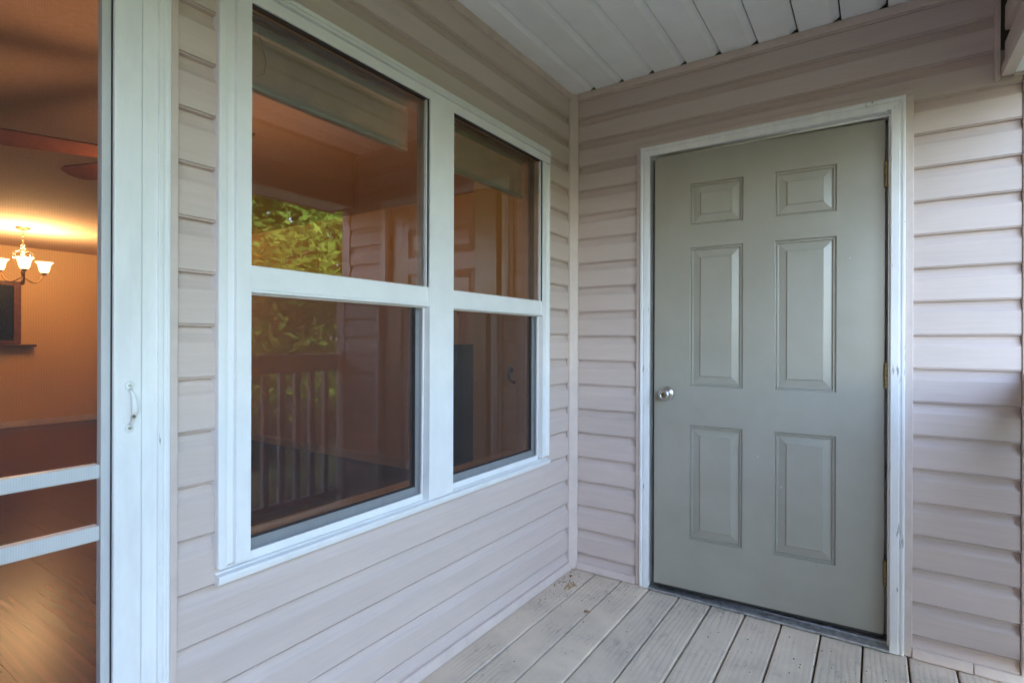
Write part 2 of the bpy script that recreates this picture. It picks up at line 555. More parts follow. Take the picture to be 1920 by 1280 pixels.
# ------------------------------------------------------------------ siding
def course_profile(top=None):
    pr = [(-0.018, 0.000), (-0.002, 0.000), (-0.0004, 0.0014), (-0.0006, 0.0026), (-0.0050, 0.0033), (-0.0050, 0.0048), (0.0, 0.0060), (-0.0005, 0.0855), (-0.0015, 0.0880), (-0.0090, 0.0985), (-0.0150, 0.1100), (-0.0175, 0.1200), (-0.0180, 0.131)]
    if top is not None:
        pr = [q for q in pr if q[1] < top]
        pr.append((pr[-1][0], top))
    return pr + [(-0.0285, pr[-1][1]), (-0.0285, 0.0)]
COURSE = {}
def course(parent, axis, a, b, zb, plane, sgn, top=None):
    """one length of siding from a to b along axis ('x' or 'y'); sgn = direction the face looks"""
    key = (axis, round(b - a, 4), sgn, None if top is None else round(top, 3))
    if key not in COURSE:
        l = b - a
        if axis == 'x':
            fn = lambda d, z, t: (t, sgn * d, z)
        else:
            fn = lambda d, z, t: (sgn * d, t, z)
        COURSE[key] = MB().extrude(course_profile(top), fn, -l / 2, l / 2).mesh('siding_course')
    j = random.uniform(-0.0012, 0.0012)
    if axis == 'x':
        return link('siding_course', COURSE[key], M['siding_x'], parent, ((a + b) / 2, plane, zb + j * 0.5))
    return link('siding_course', COURSE[key], M['siding_y'], parent, (plane, (a + b) / 2, zb + j * 0.5))

# --- wall with the window (faces +x)
wl = thing('siding_wall', 'beige lap-siding wall that holds the white twin window', 'wall', (0, -0.9, 0))
k = 0
while True:
    zb = ZL - k * P
    if zb < -0.06: break
    top = min(P + 0.004, CE - zb) if k == 0 else None
    if zb >= WIN[3] - 0.03 or zb + P <= WIN[2] + 0.02:
        course(wl, 'y', -1.972, -0.012, zb, 0.0, 1, top)
    else:
        course(wl, 'y', -1.972, WIN[0] + 0.012, zb, 0.0, 1, top)
        course(wl, 'y', WIN[1] - 0.012, -0.012, zb, 0.0, 1, top)
    k += 1
core = MB()
xa, xb = -0.15, -0.029
core.box(xa, xb, WIN[1] - 0.03, 0.15, -0.3, CE + 0.04)
core.box(xa, xb, -2.03, WIN[0] + 0.03, -0.3, CE + 0.04)
core.box(xa, xb, WIN[0] + 0.03, WIN[1] - 0.03, -0.3, WIN[2] + 0.015)
core.box(xa, xb, WIN[0] + 0.03, WIN[1] - 0.03, WIN[3] - 0.03, CE + 0.04)
core.box(xa, xb, -2.985, -2.03, 2.11, CE + 0.04)
core.box(xa, xb, YB - 2.5, -2.985, -0.3, CE + 0.04)
part('wall_core', core, M['core'], wl)
part('siding_panel', MB().box(-0.021, -0.002, YB, SD[0] - 0.02, 0.0, CE - 0.002), M['siding_y'], wl)
part('edge_trim', MB().box(-0.02, 0.012, SD[1] + 0.001, -1.9645, 0.03, CE - 0.002), M['trim'], wl, 0.002)
part('ceiling_trim', MB().box(-0.018, 0.014, -1.964, -0.0365, CE - 0.034, CE - 0.001).box(-0.018, 0.002, -1.964, -0.0365, CE - 0.040, CE - 0.0345), M['trim'], wl, 0.002)
part('base_trim', MB().extrude([(-0.018, 0.002), (0.020, 0.002), (0.020, 0.010), (0.013, 0.034), (0.009, 0.038), (-0.018, 0.038)], lambda p, q, t: (p, t, q), -1.964, -0.037), M['trim'], wl, 0.0015)
# diagonal inside-corner post
part('corner_post', MB().extrude([(-0.010, -0.036), (0.007, -0.037), (0.037, -0.007), (0.036, 0.010), (-0.01, 0.010)], lambda p, q, t: (p, q, t), 0.001, CE - 0.001), M['trim'], wl, 0.0015)

# --- wall with the panel door (faces -y)
wr = thing('siding_wall', 'beige lap-siding wall around the grey-green panel door', 'wall', (0.9, 0, 0))
k = 0
while True:
    zb = ZR - k * P
    if zb < -0.06: break
    top = min(P + 0.004, CE - zb) if k == 0 else None
    if zb >= DR[2] - 0.03:
        xe = XB if zb > ZB - 0.01 else XE
        course(wr, 'x', 0.012, xe, zb, 0.0, -1, top)
    else:
        course(wr, 'x', 0.012, DR[0] + 0.012, zb, 0.0, -1, top)
        course(wr, 'x', DR[1] - 0.012, XE, zb, 0.0, -1, top)
        if zb + P > DR[2]:
            cut = DR[2] - 0.006 - zb
            pr = [(-0.0285, cut)] + [(course_profile()[7][0], cut)] + [q for q in course_profile()[:-2] if q[1] > cut] + [(-0.0285, 0.131)]
            part('siding_course', MB().extrude(pr, lambda d, z, t: (t, -d, zb + z), DR[0] + 0.0121, DR[1] - 0.0121), M['siding_x'], wr)
    k += 1
core = MB()
core.box(-0.15, DR[0] + 0.05, 0.029, 0.15, -0.3, CE + 0.04)
core.box(DR[1] - 0.05, XE + 0.08, 0.029, 0.15, -0.3, CE + 0.04)
core.box(DR[0] + 0.05, DR[1] - 0.05, 0.029, 0.15, DR[2] - 0.05, CE + 0.04)
core.box(DR[0] + 0.05, DR[1] - 0.05, 0.029, 0.15, -0.3, -0.002)
part('wall_core', core, M['core'], wr)
tr = MB()
tr.box(DR[0], DR[0] + 0.0225, -0.010, 0.02, 0.002, DR[2] - 0.0225)
part('door_edge_trim', tr, M['trim'], wr, 0.002)
part('door_edge_trim', MB().box(DR[1] - 0.0245, DR[1], -0.010, 0.02, 0.002, DR[2] - 0.0225), M['trim'], wr, 0.002)
part('door_edge_trim', MB().box(DR[0], DR[1], -0.0105, 0.02, DR[2] - 0.022, DR[2]), M['trim'], wr, 0.002)
part('ceiling_trim', MB().box(0.0375, XB, -0.014, 0.018, CE - 0.034, CE - 0.001).box(0.0375, XB, -0.002, 0.018, CE - 0.040, CE - 0.0345), M['trim'], wr, 0.002)
bt = [(-0.018, 0.002), (0.018, 0.002), (0.018, 0.010), (0.012, 0.033), (0.008, 0.037), (-0.018, 0.037)]
part('base_trim', MB().extrude(bt, lambda p, q, t: (t, -p, q), 0.038, DR[0] - 0.0005), M['trim'], wr, 0.0015)
part('base_trim', MB().extrude(bt, lambda p, q, t: (t, -p, q), DR[1] + 0.0005, 1.640), M['trim'], wr, 0.0015)
part('base_trim', MB().extrude(bt, lambda p, q, t: (t, -p + 0.003, q - 0.001), 1.643, XE + 0.01), M['trim'], wr, 0.0015)
part('corner_post', MB().box(XE + 0.002, XE + 0.085, -0.007, 0.10, -0.30, ZB - 0.002), M['trim'], wr, 0.004)
part('corner_post', MB().box(XB - 0.012, XB + 0.0025, -0.026, 0.018, ZB - 0.006, CE - 0.036), M['trim'], wr, 0.0015)

# --- porch beam (faces -x)
pb = thing('porch_beam', 'beige siding-clad beam with a white underside over the porch opening', 'beam', (1.8, -2.0, ZB))
for zb, top in ((ZB + 0.036, None), (ZB + 0.036 + P, None), (ZB + 0.036 + 2 * P, CE - ZB - 0.036 - 2 * P)):
    course(pb, 'y', YB, -0.020, zb, XB + 0.014, -1, top)
part('beam_core', MB().box(XB + 0.046, XB + 0.24, YB, -0.001, ZB + 0.014, CE + 0.02), M['core'], pb)
part('edge_trim', MB().extrude([(0.0, 0.0), (0.034, 0.0), (0.034, 0.012), (0.012, 0.012), (0.012, 0.042), (0.0, 0.036)], lambda p, q, t: (XB + 0.004 + p, t, ZB + q), YB, -0.027), M['trim'], pb, 0.002)
part('end_trim', MB().box(XB + 0.0385, XB + 0.246, -0.026, -0.0025, ZB - 0.001, ZB + 0.0125), M['trim'], pb, 0.0015)
part('white_underside', MB().box(XB + 0.0395, XB + 0.245, YB, -0.0275, ZB + 0.006, ZB + 0.013), M['soffit'], pb)
part('outer_cladding', MB().box(XB + 0.247, XB + 0.262, YB, 0.0, ZB - 0.004, CE + 0.02), M['siding_y'], pb)

ew = thing('siding_wall', 'unseen beige siding wall added behind the viewer to block light from that end', 'wall', (0.9, -3.55, 0))  # assumed wall, added so daylight enters only from the side opening
part('wall_core', MB().box(-0.02, XE + 0.10, -3.75, -3.561, -0.95, CE + 0.02), M['core'], ew)
part('siding_panel', MB().box(0.002, XE + 0.10, -3.560, -3.540, 0.002, CE - 0.002), M['siding_x'], ew)

# ------------------------------------------------------------------ twin window in the left wall
wy0, wy1, wz0, wz1 = WIN
win = thing('twin_window', 'white vinyl twin double-hung window with screened lower halves', 'window', (0, (wy0 + wy1) / 2, wz0))
JL, ML, MR, JR = -1.791, -1.124, -0.990, -0.329      # clear openings
ZT, ZK1, ZK0, ZS = 2.066, 1.392, 1.322, 0.640        # top, check rail top, bottom, sill
V = M['white_vinyl']
def casing_piece(fn, a, b, name='casing'):
    # outer flat, small step, shallow groove, then the jamb face
    pr = [(0.0, -0.02), (0.0, 0.013), (0.002, 0.016), (0.017, 0.016), (0.019, 0.0095), (0.024, 0.0095), (0.026, 0.005), (0.042, 0.005), (0.044, 0.0165), (0.083, 0.0165), (0.083, -0.02)]
    return part(name, MB().extrude(pr, fn, a, b), V, win, 0.0012)
casing_piece(lambda p, q, t: (q, wy0 + p, t), wz0 + 0.0421, wz1)
casing_piece(lambda p, q, t: (q, wy1 - p * 0.843, t), wz0 + 0.0421, wz1 - 0.0702)
part('casing', MB().extrude([(0.0, -0.02), (0.0, 0.014), (0.002, 0.017), (0.014, 0.017), (0.0155, 0.012), (0.0165, 0.012), (0.018, 0.019), (0.027, 0.020), (0.0285, 0.006), (0.0315, 0.006), (0.033, 0.0150), (0.066, 0.0150), (0.066, -0.02)],
     lambda p, q, t: (q, t, wz1 - p), wy0 + 0.0845, wy1), V, win, 0.0012)
part('window_sill', MB().extrude([(-0.06, 0.0), (0.012, 0.0), (0.018, 0.003), (0.022, 0.020), (0.020, 0.0235), (0.004, 0.0255), (0.002, 0.0285), (-0.010, 0.029), (-0.012, 0.034), (-0.06, 0.036)],
     lambda p, q, t: (p, t, wz0 + q), wy0, wy1), V, win, 0.001)
part('mullion', MB().box(-0.05, 0.0175, ML, MR - 0.031, wz0 + 0.028, ZT - 0.0005), V, win, 0.0015)
part('mullion_cover', MB().box(-0.05, 0.0155, MR - 0.030, MR, wz0 + 0.029, ZT - 0.0005), V, win, 0.0015)

def pane(name, y0, y1, z0, z1, x, tilt, parent):
    g = MB().box(-0.0015, 0.0015, -(y1 - y0) / 2, (y1 - y0) / 2, -(z1 - z0) / 2, (z1 - z0) / 2)
    # a single front sheet keeps the reflection clean
    me = MB().poly([(0, -(y1 - y0) / 2, -(z1 - z0) / 2), (0, (y1 - y0) / 2, -(z1 - z0) / 2), (0, (y1 - y0) / 2, (z1 - z0) / 2), (0, -(y1 - y0) / 2, (z1 - z0) / 2)], [(0, 1, 2, 3)]).mesh(name)
    o = link(name, me, M['glass'], parent, (x, (y0 + y1) / 2, (z0 + z1) / 2))
    o.rotation_euler = (0, tilt[0], tilt[1])
    return o

def frame_of(name, y0, y1, z0, z1, x0, x1, w, mat, parent, bot=None, bev=0.001):
    b = w if bot is None else bot
    m = MB()
    m.box(x0, x1, y0, y0 + w, z0, z1); m.box(x0, x1, y1 - w, y1, z0, z1)
    m.box(x0, x1, y0 + w, y1 - w, z0, z0 + b); m.box(x0, x1, y0 + w, y1 - w, z1 - w, z1)
    return part(name, m, mat, parent, bev)

for (a, b, q) in ((JL, ML, 0), (MR, JR, 1)):
    # upper sash: thin dark reveal, glazing bead, double glass
    part('check_rail', MB().box(-0.045, 0.0095, a - 0.002, b + 0.002, ZK0 + 0.008, ZK1).box(-0.045, 0.0135, a - 0.002, b + 0.002, ZK0, ZK0 + 0.0075), V, win, 0.0012)
    us = frame_of('upper_sash', a - 0.01, b + 0.002, ZK1 - 0.01, ZT + 0.012, -0.030, 0.0050, 0.0105, M['sash_vinyl'], win)
    part('gasket', MB().box(-0.010, 0.0105, b - 0.0030, b + 0.0006, ZK1, ZT).box(-0.010, 0.0095, a, b - 0.0031, ZT - 0.0028, ZT), M['gasket'], us)
    pane('outer_pane', a - 0.005, b - 0.008, ZK1 - 0.006, ZT + 0.006, -0.006, (0, 0), us)
    pane('inner_pane', a - 0.005, b - 0.008, ZK1 - 0.006, ZT + 0.006, -0.020, (R(0.10), R(0.25)), us)
    # insect screen over the lower half, its white frame pulled slightly out of square on the left unit
    sc = MB()
    sw = 0.006
    dyb = -0.007 if q == 0 else -0.002
    z0, z1 = ZS - 0.012, ZK0 + 0.001
    x0, x1 = -0.020, -0.008
    sc.box(x0, x1, a - 0.004, a + sw - 0.004, z0, z1)
    sc.box(x0, x1, a + sw - 0.004, b + dyb - sw, z0, z0 + 0.022)
    sc.box(x0, x1, a + sw - 0.004, b - sw, z1 - 0.006, z1)
    sc.poly([(x0, b - 0.001 - sw, z1), (x0, b - 0.001, z1), (x0, b + dyb, z0), (x0, b + dyb - sw, z0), (x1, b - 0.001 - sw, z1), (x1, b - 0.001, z1), (x1, b + dyb, z0), (x1, b + dyb - sw, z0)],
            [(0, 1, 2, 3), (4, 5, 6, 7), (0, 1, 5, 4), (1, 2, 6, 5), (2, 3, 7, 6), (3, 0, 4, 7)])
    so = part('insect_screen', sc, V, win, 0.0008)
    part('pull_tab', MB().extrude([(0, 0), (0.003, -0.013), (-0.003, -0.013)], lambda p, q, t: (t, (b - 0.045 if q is not None else 0) + p, z1 - 0.008 + q), -0.017, -0.0135) if q == 0 else MB().extrude([(0, 0), (0.003, -0.013), (-0.003, -0.013)], lambda p, q, t: (t, a + 0.06 + p, z1 - 0.008 + q), -0.017, -0.0135), M['black_rubber'], so)
    part('mesh', MB().poly([(-0.0145, a, z0 + 0.01), (-0.0145, b - 0.006, z0 + 0.01), (-0.0145, b - 0.006, z1 - 0.003), (-0.0145, a, z1 - 0.003)], [(0, 1, 2, 3)]), M['window_mesh'], so)
    # lower sash set back behind the screen
    ls = frame_of('lower_sash', a - 0.02, b + 0.006, ZS - 0.004, ZK0 + 0.03, -0.066, -0.036, 0.024, M['sash_vinyl'], win, 0.036)
    part('gasket', MB().box(-0.050, -0.0355, b - 0.0215, b - 0.0185, ZS + 0.03, ZK0).box(-0.050, -0.0355, a, b - 0.022, ZS + 0.0325, ZS + 0.0355), M['gasket'], ls)
    part('side_track', MB().box(-0.085, -0.022, b + 0.0065, b + 0.014, ZS, ZK0 + 0.02), M['sash_vinyl'], win)
    pane('outer_pane', a - 0.015, b - 0.016, ZS + 0.030, ZK0 + 0.02, -0.046, (0, R(-0.15)), ls)
    pane('inner_pane', a - 0.015, b - 0.016, ZS + 0.030, ZK0 + 0.02, -0.058, (R(0.35), R(0.75)), ls)
# inside: jamb liner and window stool
part('window_stool', MB().box(-0.215, -0.086, wy0 + 0.01, wy1 - 0.01, wz0 + 0.016, wz0 + 0.042), M['baseboard'], win, 0.004)
part('jamb_liner', MB().box(-0.152, -0.086, wy0 + 0.031, wy0 + 0.044, wz0 + 0.043, wz1 - 0.045).box(-0.152, -0.086, wy1 - 0.044, wy1 - 0.031, wz0 + 0.043, wz1 - 0.045).box(-0.152, -0.086, wy0 + 0.045, wy1 - 0.045, wz1 - 0.044, wz1 - 0.031), M['baseboard'], win)

# raised mini blinds behind the glass
slat = MB().extrude([(-0.0125, 0.0), (0.0, 0.0016), (0.0125, 0.0), (0.0, 0.0008)], lambda p, q, t: (p, t, q), -0.5, 0.5)
for (a, b, lab) in ((JL, ML, 'raised white mini blind bunched at the top of the left-hand window half'), (MR, JR, 'raised white mini blind bunched at the top of the right-hand window half')):
    bl = thing('mini_blind', lab, 'blind', (-0.118, (a + b) / 2, 2.085), (0, 0, 0), 'raised mini blinds')
    L = b - a + 0.03
    part('headrail', MB().box(-0.132, -0.104, a - 0.02, b + 0.01, 2.062, 2.092), M['blind'], bl, 0.002)
    sm_ = MB().extrude([(-0.0125, 0.0), (0.0, 0.0016), (0.0125, 0.0), (0.0, 0.0008)], lambda p, q, t: (p, t, q), -L / 2, L / 2).mesh('slat')
    for i in range(14):
        o = link('slat', sm_, M['blind'], bl, (-0.118 + random.uniform(-0.001, 0.001), (a + b) / 2, 2.050 - i * 0.0105))
        o.rotation_euler = (random.uniform(-0.0015, 0.0015), R(-20), 0)
    part('bottom_rail', MB().box(-0.131, -0.105, a - 0.02, b + 0.01, 1.904, 1.915), M['blind'], bl, 0.002)
    cy = a + 0.085
    part('lift_cord', MB().tube([(-0.100, cy, 2.07), (-0.099, cy + 0.012, 2.03), (-0.099, cy + 0.022, 1.99), (-0.099, cy + 0.018, 1.955), (-0.100, cy - 0.004, 1.938)], 0.0012, 5), M['cord'], bl)

# ------------------------------------------------------------------ grey-green panel door in the back wall
ang = math.atan2(0.055, 0.91)
door = thing('panel_door', 'grey-green six-panel door standing slightly ajar in the white frame', 'door', (1.3725, 0.024, 0.047), (0, 0, math.pi + ang), None, True)
# local frame: x runs from the hinge to the latch, y points out of the wall towards the porch (front at y = 0), z up
DW, DH, DT = 0.912, 2.030, 0.044
px = [(0.163, 0.393), (0.519, 0.749)]
pz = [(0.235, 0.765), (0.945, 1.588), (1.690, 1.884)]
xs = [0, px[0][0], px[0][1], px[1][0], px[1][1], DW]
zs = [0, pz[0][0], pz[0][1], pz[1][0], pz[1][1], pz[2][0], pz[2][1], DH]
m = MB()
for i in range(5):
    for j in range(7):
        if i in (1, 3) and j in (1, 3, 5): continue
        m.poly([(xs[i], 0, zs[j]), (xs[i + 1], 0, zs[j]), (xs[i + 1], 0, zs[j + 1]), (xs[i], 0, zs[j + 1])], [(0, 1, 2, 3)])
m.poly([(0, 0, 0), (DW, 0, 0), (DW, 0, DH), (0, 0, DH), (0, -DT, 0), (DW, -DT, 0), (DW, -DT, DH), (0, -DT, DH)], [(4, 5, 6, 7), (0, 1, 5, 4), (1, 2, 6, 5), (2, 3, 7, 6), (3, 0, 4, 7)])
link('door_slab', m.mesh('door_slab'), M['door'], door, (0, 0, 0))
def ring_panel(w, h):
    prof = [(0.0, 0.0), (0.0030, -0.0080), (0.0065, -0.0085), (0.0090, -0.0045), (0.0115, -0.0045), (0.0135, -0.0115), (0.0180, -0.0120), (0.0460, -0.0060), (0.0490, -0.0010)]
    mb = MB()
    for i in range(len(prof) - 1):
        (d0, y0), (d1, y1) = prof[i], prof[i + 1]
        o = [(d0, y0, d0), (w - d0, y0, d0), (w - d0, y0, h - d0), (d0, y0, h - d0), (d1, y1, d1), (w - d1, y1, d1), (w - d1, y1, h - d1), (d1, y1, h - d1)]
        mb.poly(o, [(0, 1, 5, 4), (1, 2, 6, 5), (2, 3, 7, 6), (3, 0, 4, 7)])
    d, y = prof[-1]
    mb.poly([(d, y, d), (w - d, y, d), (w - d, y, h - d), (d, y, h - d)], [(0, 1, 2, 3)])
    bmx = mb.mesh('door_panel')
    return bmx
for (z0, z1) in pz:
    pm_ = ring_panel(px[0][1] - px[0][0], z1 - z0)
    for (x0, x1) in px:
        link('door_panel', pm_, M['door'], door, (x0, 0, z0))
# knob with key cylinder
kx, kz = DW - 0.060, 0.905
kn = MB()
kn.lathe([(0.0005, 0.0), (0.033, 0.0), (0.033, 0.004), (0.030, 0.008), (0.015, 0.010), (0.013, 0.022), (0.016, 0.028), (0.025, 0.034), (0.0275, 0.045), (0.026, 0.056), (0.021, 0.063), (0.013, 0.0655), (0.0125, 0.0635), (0.0005, 0.0635)], 0, 0, 0, 28, 'y')
knob = link('door_knob', kn.mesh('door_knob', 0, True), M['metal'], door, (kx, 0.0005, kz))
kl = MB().lathe([(0.0005, 0.0), (0.0105, 0.0), (0.0095, 0.003), (0.0005, 0.003)], 0, 0, 0, 20, 'y')
o = link('key_cylinder', kl.mesh('key_cylinder'), M['brass'], knob, (0, 0.0632, 0)); o.location = (0, 0.0632, 0)
ks = MB().box(-0.0012, 0.0012, 0, 0.0006, -0.005, 0.005)
o = link('keyhole', ks.mesh('keyhole'), M['black_rubber'], knob, (0, 0.0664, 0)); o.location = (0, 0.0664, 0)
# hinges: barrel with knuckle lines and a leaf edge
hg = MB()
for i in range(5):
    hg.lathe([(0.0005, 0.0), (0.0068, 0.0), (0.0068, 0.0185), (0.0005, 0.0185)], 0, 0, -0.0485 + i * 0.0194, 10)
hg.lathe([(0.0005, 0), (0.004, 0), (0.005, 0.003), (0.0005, 0.005)], 0, 0, 0.0485, 10)
hg.box(0.002, 0.006, -0.030, 0.0, -0.0485, 0.0485)
hm = hg.mesh('hinge')
for z in (0.245, 1.022, 1.812):
    link('hinge', hm, M['brass'], door, (-0.0045, 0.0068, z))
sw_ = MB().box(0.002, DW - 0.002, -0.040, -0.004, -0.014, -0.0005)
link('door_sweep', sw_.mesh('door_sweep'), M['black_rubber'], door, (0, 0, 0))

# white frame of that door
df = thing('door_frame', 'peeling white wooden frame with metal threshold round the grey-green door', 'door frame', (0.9, 0.0, 0))
bmould = [(0.0, 0.02), (0.0, -0.020), (0.003, -0.023), (0.010, -0.023), (0.013, -0.019), (0.018, -0.0185), (0.021, -0.0225), (0.045, -0.0205), (0.048, -0.016), (0.048, 0.02)]
fx0, fx1, fz = DR[0] + 0.0226, DR[1] - 0.0246, DR[2] - 0.0222
# left, right and head brick-mould with mitred corners
def mould_side(x, sgn, mat):
    mb = MB(); n = len(bmould)
    pts = []
    for (p, q) in bmould: pts.append((x + sgn * p, q, 0.003))
    for (p, q) in bmould: pts.append((x + sgn * p, q, fz - p))
    fcs = [(i, (i + 1) % n, n + (i + 1) % n, n + i) for i in range(n)] + [tuple(range(n)), tuple(range(2 * n - 1, n - 1, -1))]
    mb.poly(pts, fcs)
    return part('brick_mould', mb, mat, df)
mould_side(fx0, 1, M['white_paint'])
mould_side(fx1, -1, M['chipped_paint'])
mb = MB(); n = len(bmould); pts = []
for (p, q) in bmould: pts.append((fx0 + p, q - 0.0004, fz - p))
for (p, q) in bmould: pts.append((fx1 - p, q - 0.0004, fz - p))
mb.poly(pts, [(i, (i + 1) % n, n + (i + 1) % n, n + i) for i in range(n)] + [tuple(range(n)), tuple(range(2 * n - 1, n - 1, -1))])
part('brick_mould', mb, M['white_paint'], df)
jx0, jx1, jz = fx0 + 0.050, 1.3835, 2.0865
part('jamb', MB().box(jx0 - 0.014, jx0, 0.0205, 0.16, 0.004, jz).box(jx0, jx0 + 0.014, 0.072, 0.16, 0.004, jz), M['white_paint'], df)
part('jamb', MB().box(jx1, jx1 + 0.016, -0.004, 0.16, 0.004, jz).box(jx1 - 0.014, jx1, 0.074, 0.16, 0.004, jz), M['white_paint'], df)
part('head_jamb', MB().box(jx0 - 0.014, jx1 + 0.016, 0.0208, 0.16, jz + 0.0005, jz + 0.03).box(jx0, jx1, 0.074, 0.16, jz - 0.014, jz), M['white_paint'], df)
part('jamb_filler', MB().box(jx1 + 0.0162, fx1 - 0.047, -0.004, 0.0195, 0.004, jz), M['white_paint'], df)
part('threshold', MB().extrude([(-0.028, 0.003), (-0.026, 0.012), (0.006, 0.022), (0.010, 0.026), (0.05, 0.028), (0.16, 0.028), (0.16, 0.003)], lambda p, q, t: (t, p, q), fx0 + 0.046, fx1 - 0.046), M['threshold'], df, 0.0015)
# unlit store room behind that door
cl = MB()
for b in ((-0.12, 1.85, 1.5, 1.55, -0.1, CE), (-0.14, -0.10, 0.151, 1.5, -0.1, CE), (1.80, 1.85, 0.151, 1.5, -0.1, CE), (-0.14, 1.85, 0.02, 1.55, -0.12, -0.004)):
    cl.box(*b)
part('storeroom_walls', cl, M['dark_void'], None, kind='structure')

# ------------------------------------------------------------------ screen door and its frame in the left wall
sf = thing('screen_door_frame', 'scuffed white casing between the screen door and the siding', 'door frame', (0, -2.5, 0))
cp = [(0.0, -0.02), (0.0, 0.014), (0.002, 0.017), (0.007, 0.017), (0.0085, 0.0145), (0.0145, 0.0145), (0.016, 0.018), (0.026, 0.018), (0.0275, 0.013), (0.0575, 0.013), (0.0575, -0.02)]
def casing_v(y, s, name):
    return part(name, MB().extrude(cp, lambda p, q, t: (q, y + s * p, t), 0.003, 2.15), M['white_paint'], sf, 0.001)
casing_v(SD[1], -1, 'casing')
casing_v(SD[0], 1, 'casing')
part('head_casing', MB().box(-0.02, 0.0165, SD[0] + 0.058, SD[1] - 0.058, 2.094, 2.15), M['white_paint'], sf, 0.002)
part('jamb', MB().box(-0.15, -0.0215, -2.052, -2.031, 0.003, 2.115), M['white_paint'], sf)
part('jamb', MB().box(-0.15, -0.0215, -2.984, -2.963, 0.003, 2.115), M['white_paint'], sf)
part('head_jamb', MB().box(-0.15, -0.0215, -2.962, -2.053, 2.08, 2.115), M['white_paint'], sf)
part('door_sill', MB().box(-0.15, 0.03, -2.962, -2.053, 0.003, 0.022), M['threshold'], sf, 0.003)

sd = thing('screen_door', 'white wooden screen door with two crossbars and a chipped pull handle', 'screen door', (0.0, -2.51, 0.03))
s1, s0 = -2.0425, -2.938
def stile(y_in, y_out, nm):
    s = 1 if y_out > y_in else -1
    # face board with a rounded inner lip, then the recessed strip the mesh is stapled to
    part('stile', MB().box(-0.008, 0.022, y_in + s * 0.0185, y_out, 0.03, 2.09), M['white_paint'], sd, 0.003)
    part('mesh_strip', MB().box(-0.012, 0.0105, y_in, y_in + s * 0.0172, 0.06, 2.04), M['white_paint'], sd, 0.002)
stile(-2.1135, s1, 'r'); stile(-2.87, s0, 'l')
part('spline_groove', MB().box(0.0065, 0.0135, -2.0962, -2.0951, 0.06, 2.04), M['gasket'], sd)
ya, yb = -2.8695, -2.114
for nm, z0, z1 in (('crossbar', 0.912, 0.941), ('crossbar', 0.783, 0.814), ('bottom_rail', 0.062, 0.24), ('top_rail', 1.96, 2.038)):
    part(nm, MB().box(-0.014, 0.0095, ya + 0.0005, yb - 0.0005, z0, z1), M['white_paint'], sd, 0.0025)
part('insect_mesh', MB().poly([(0.0125, ya - 0.012, 0.07), (0.0125, yb + 0.0165, 0.07), (0.0125, yb + 0.0165, 2.03), (0.0125, ya - 0.012, 2.03)], [(0, 1, 2, 3)]), M['door_mesh'], sd)
hy = -2.0665
hd = MB()
path = []; rr = []
for i in range(13):
    t = i / 12
    z = 1.018 + t * 0.076
    path.append((0.0235 + 0.024 * math.sin(math.pi * t) ** 0.6, hy, z)); rr.append(0.0030 + 0.0030 * math.sin(math.pi * t))
hd.tube(path, rr, 10)
for z, s in ((1.0105, -1), (1.1015, 1)):
    hd.lathe([(0.0004, 0.0035), (0.007, 0.0034), (0.0088, 0.0022), (0.0092, 0.0)], 0.0222, hy, z, 16, 'x')
    hd.poly([(0.0224, hy - 0.008, z), (0.0224, hy + 0.008, z), (0.0235, hy + 0.004, z - s * 0.012), (0.0235, hy - 0.004, z - s * 0.012), (0.0256, hy - 0.006, z), (0.0256, hy + 0.006, z), (0.0275, hy + 0.003, z - s * 0.012), (0.0275, hy - 0.003, z - s * 0.012)],
            [(4, 5, 6, 7), (0, 1, 5, 4), (1, 2, 6, 5), (2, 3, 7, 6), (3, 0, 4, 7)])
hdl = part('pull_handle', hd, paint_mat('chipped_handle_paint', (0.78, 0.78, 0.77), 1.15, (0.10, 0.10, 0.105)), sd, 0, True)
for z in (1.0105, 1.1015):
    part('screw', MB().lathe([(0.0003, 0.0012), (0.0028, 0.0010), (0.0034, 0.0)], 0.0258, hy, z, 12, 'x'), M['metal'], hdl)

# ------------------------------------------------------------------ the lit room behind the left wall
rf = struct('room_floor')
part('subfloor', MB().box(RX, -0.15, -6.0, RY, -0.05, -0.008), M['dark_wood'], rf)
PLK = {}
row = 0
y = RY - 0.002
while y > -3.4:
    x = -0.152 - (row * 0.47) % 1.3
    segs = [(-0.152, x)] if x < -0.3 else []
    while x > RX + 0.01:
        x2 = max(x - 1.3, RX + 0.004); segs.append((x, x2)); x = x2
    for (a, b) in segs:
        w = round(a - b, 3)
        if w < 0.02: continue
        if w not in PLK: PLK[w] = MB().box(-w / 2 + 0.0003, w / 2 - 0.0003, -0.0947, 0.0947, -0.0075, 0.0).mesh('floor_plank', 0.0006, False, 1)
        link('floor_plank', PLK[w], M['laminate'], rf, ((a + b) / 2, y - 0.095, 0.0))
    y -= 0.190; row += 1
part('far_planking', MB().box(RX, -0.152, -6.0, y, -0.0078, -0.0004), M['laminate'], rf)
part('room_ceiling', MB().box(RX - 0.1, -0.148, -6.1, RY + 0.1, RC, RC + 0.05), M['ceil_paint'], None, kind='structure')
def room_wall(m, mat, base):
    w = part('room_wall', m, mat, None, kind='structure')
    part('baseboard', base, M['baseboard'], w, 0.003)
    return w
room_wall(MB().box(RX - 0.1, RX, -6.1, RY + 0.1, -0.05, RC - 0.001), M['drywall'], MB().box(RX + 0.0005, RX + 0.014, -6.0, RY - 0.016, 0.001, 0.085))
room_wall(MB().box(RX, -0.151, RY, RY + 0.1, -0.05, RC - 0.001), M['drywall'], MB().box(RX + 0.015, -1.31, RY - 0.014, RY - 0.0005, 0.001, 0.085))
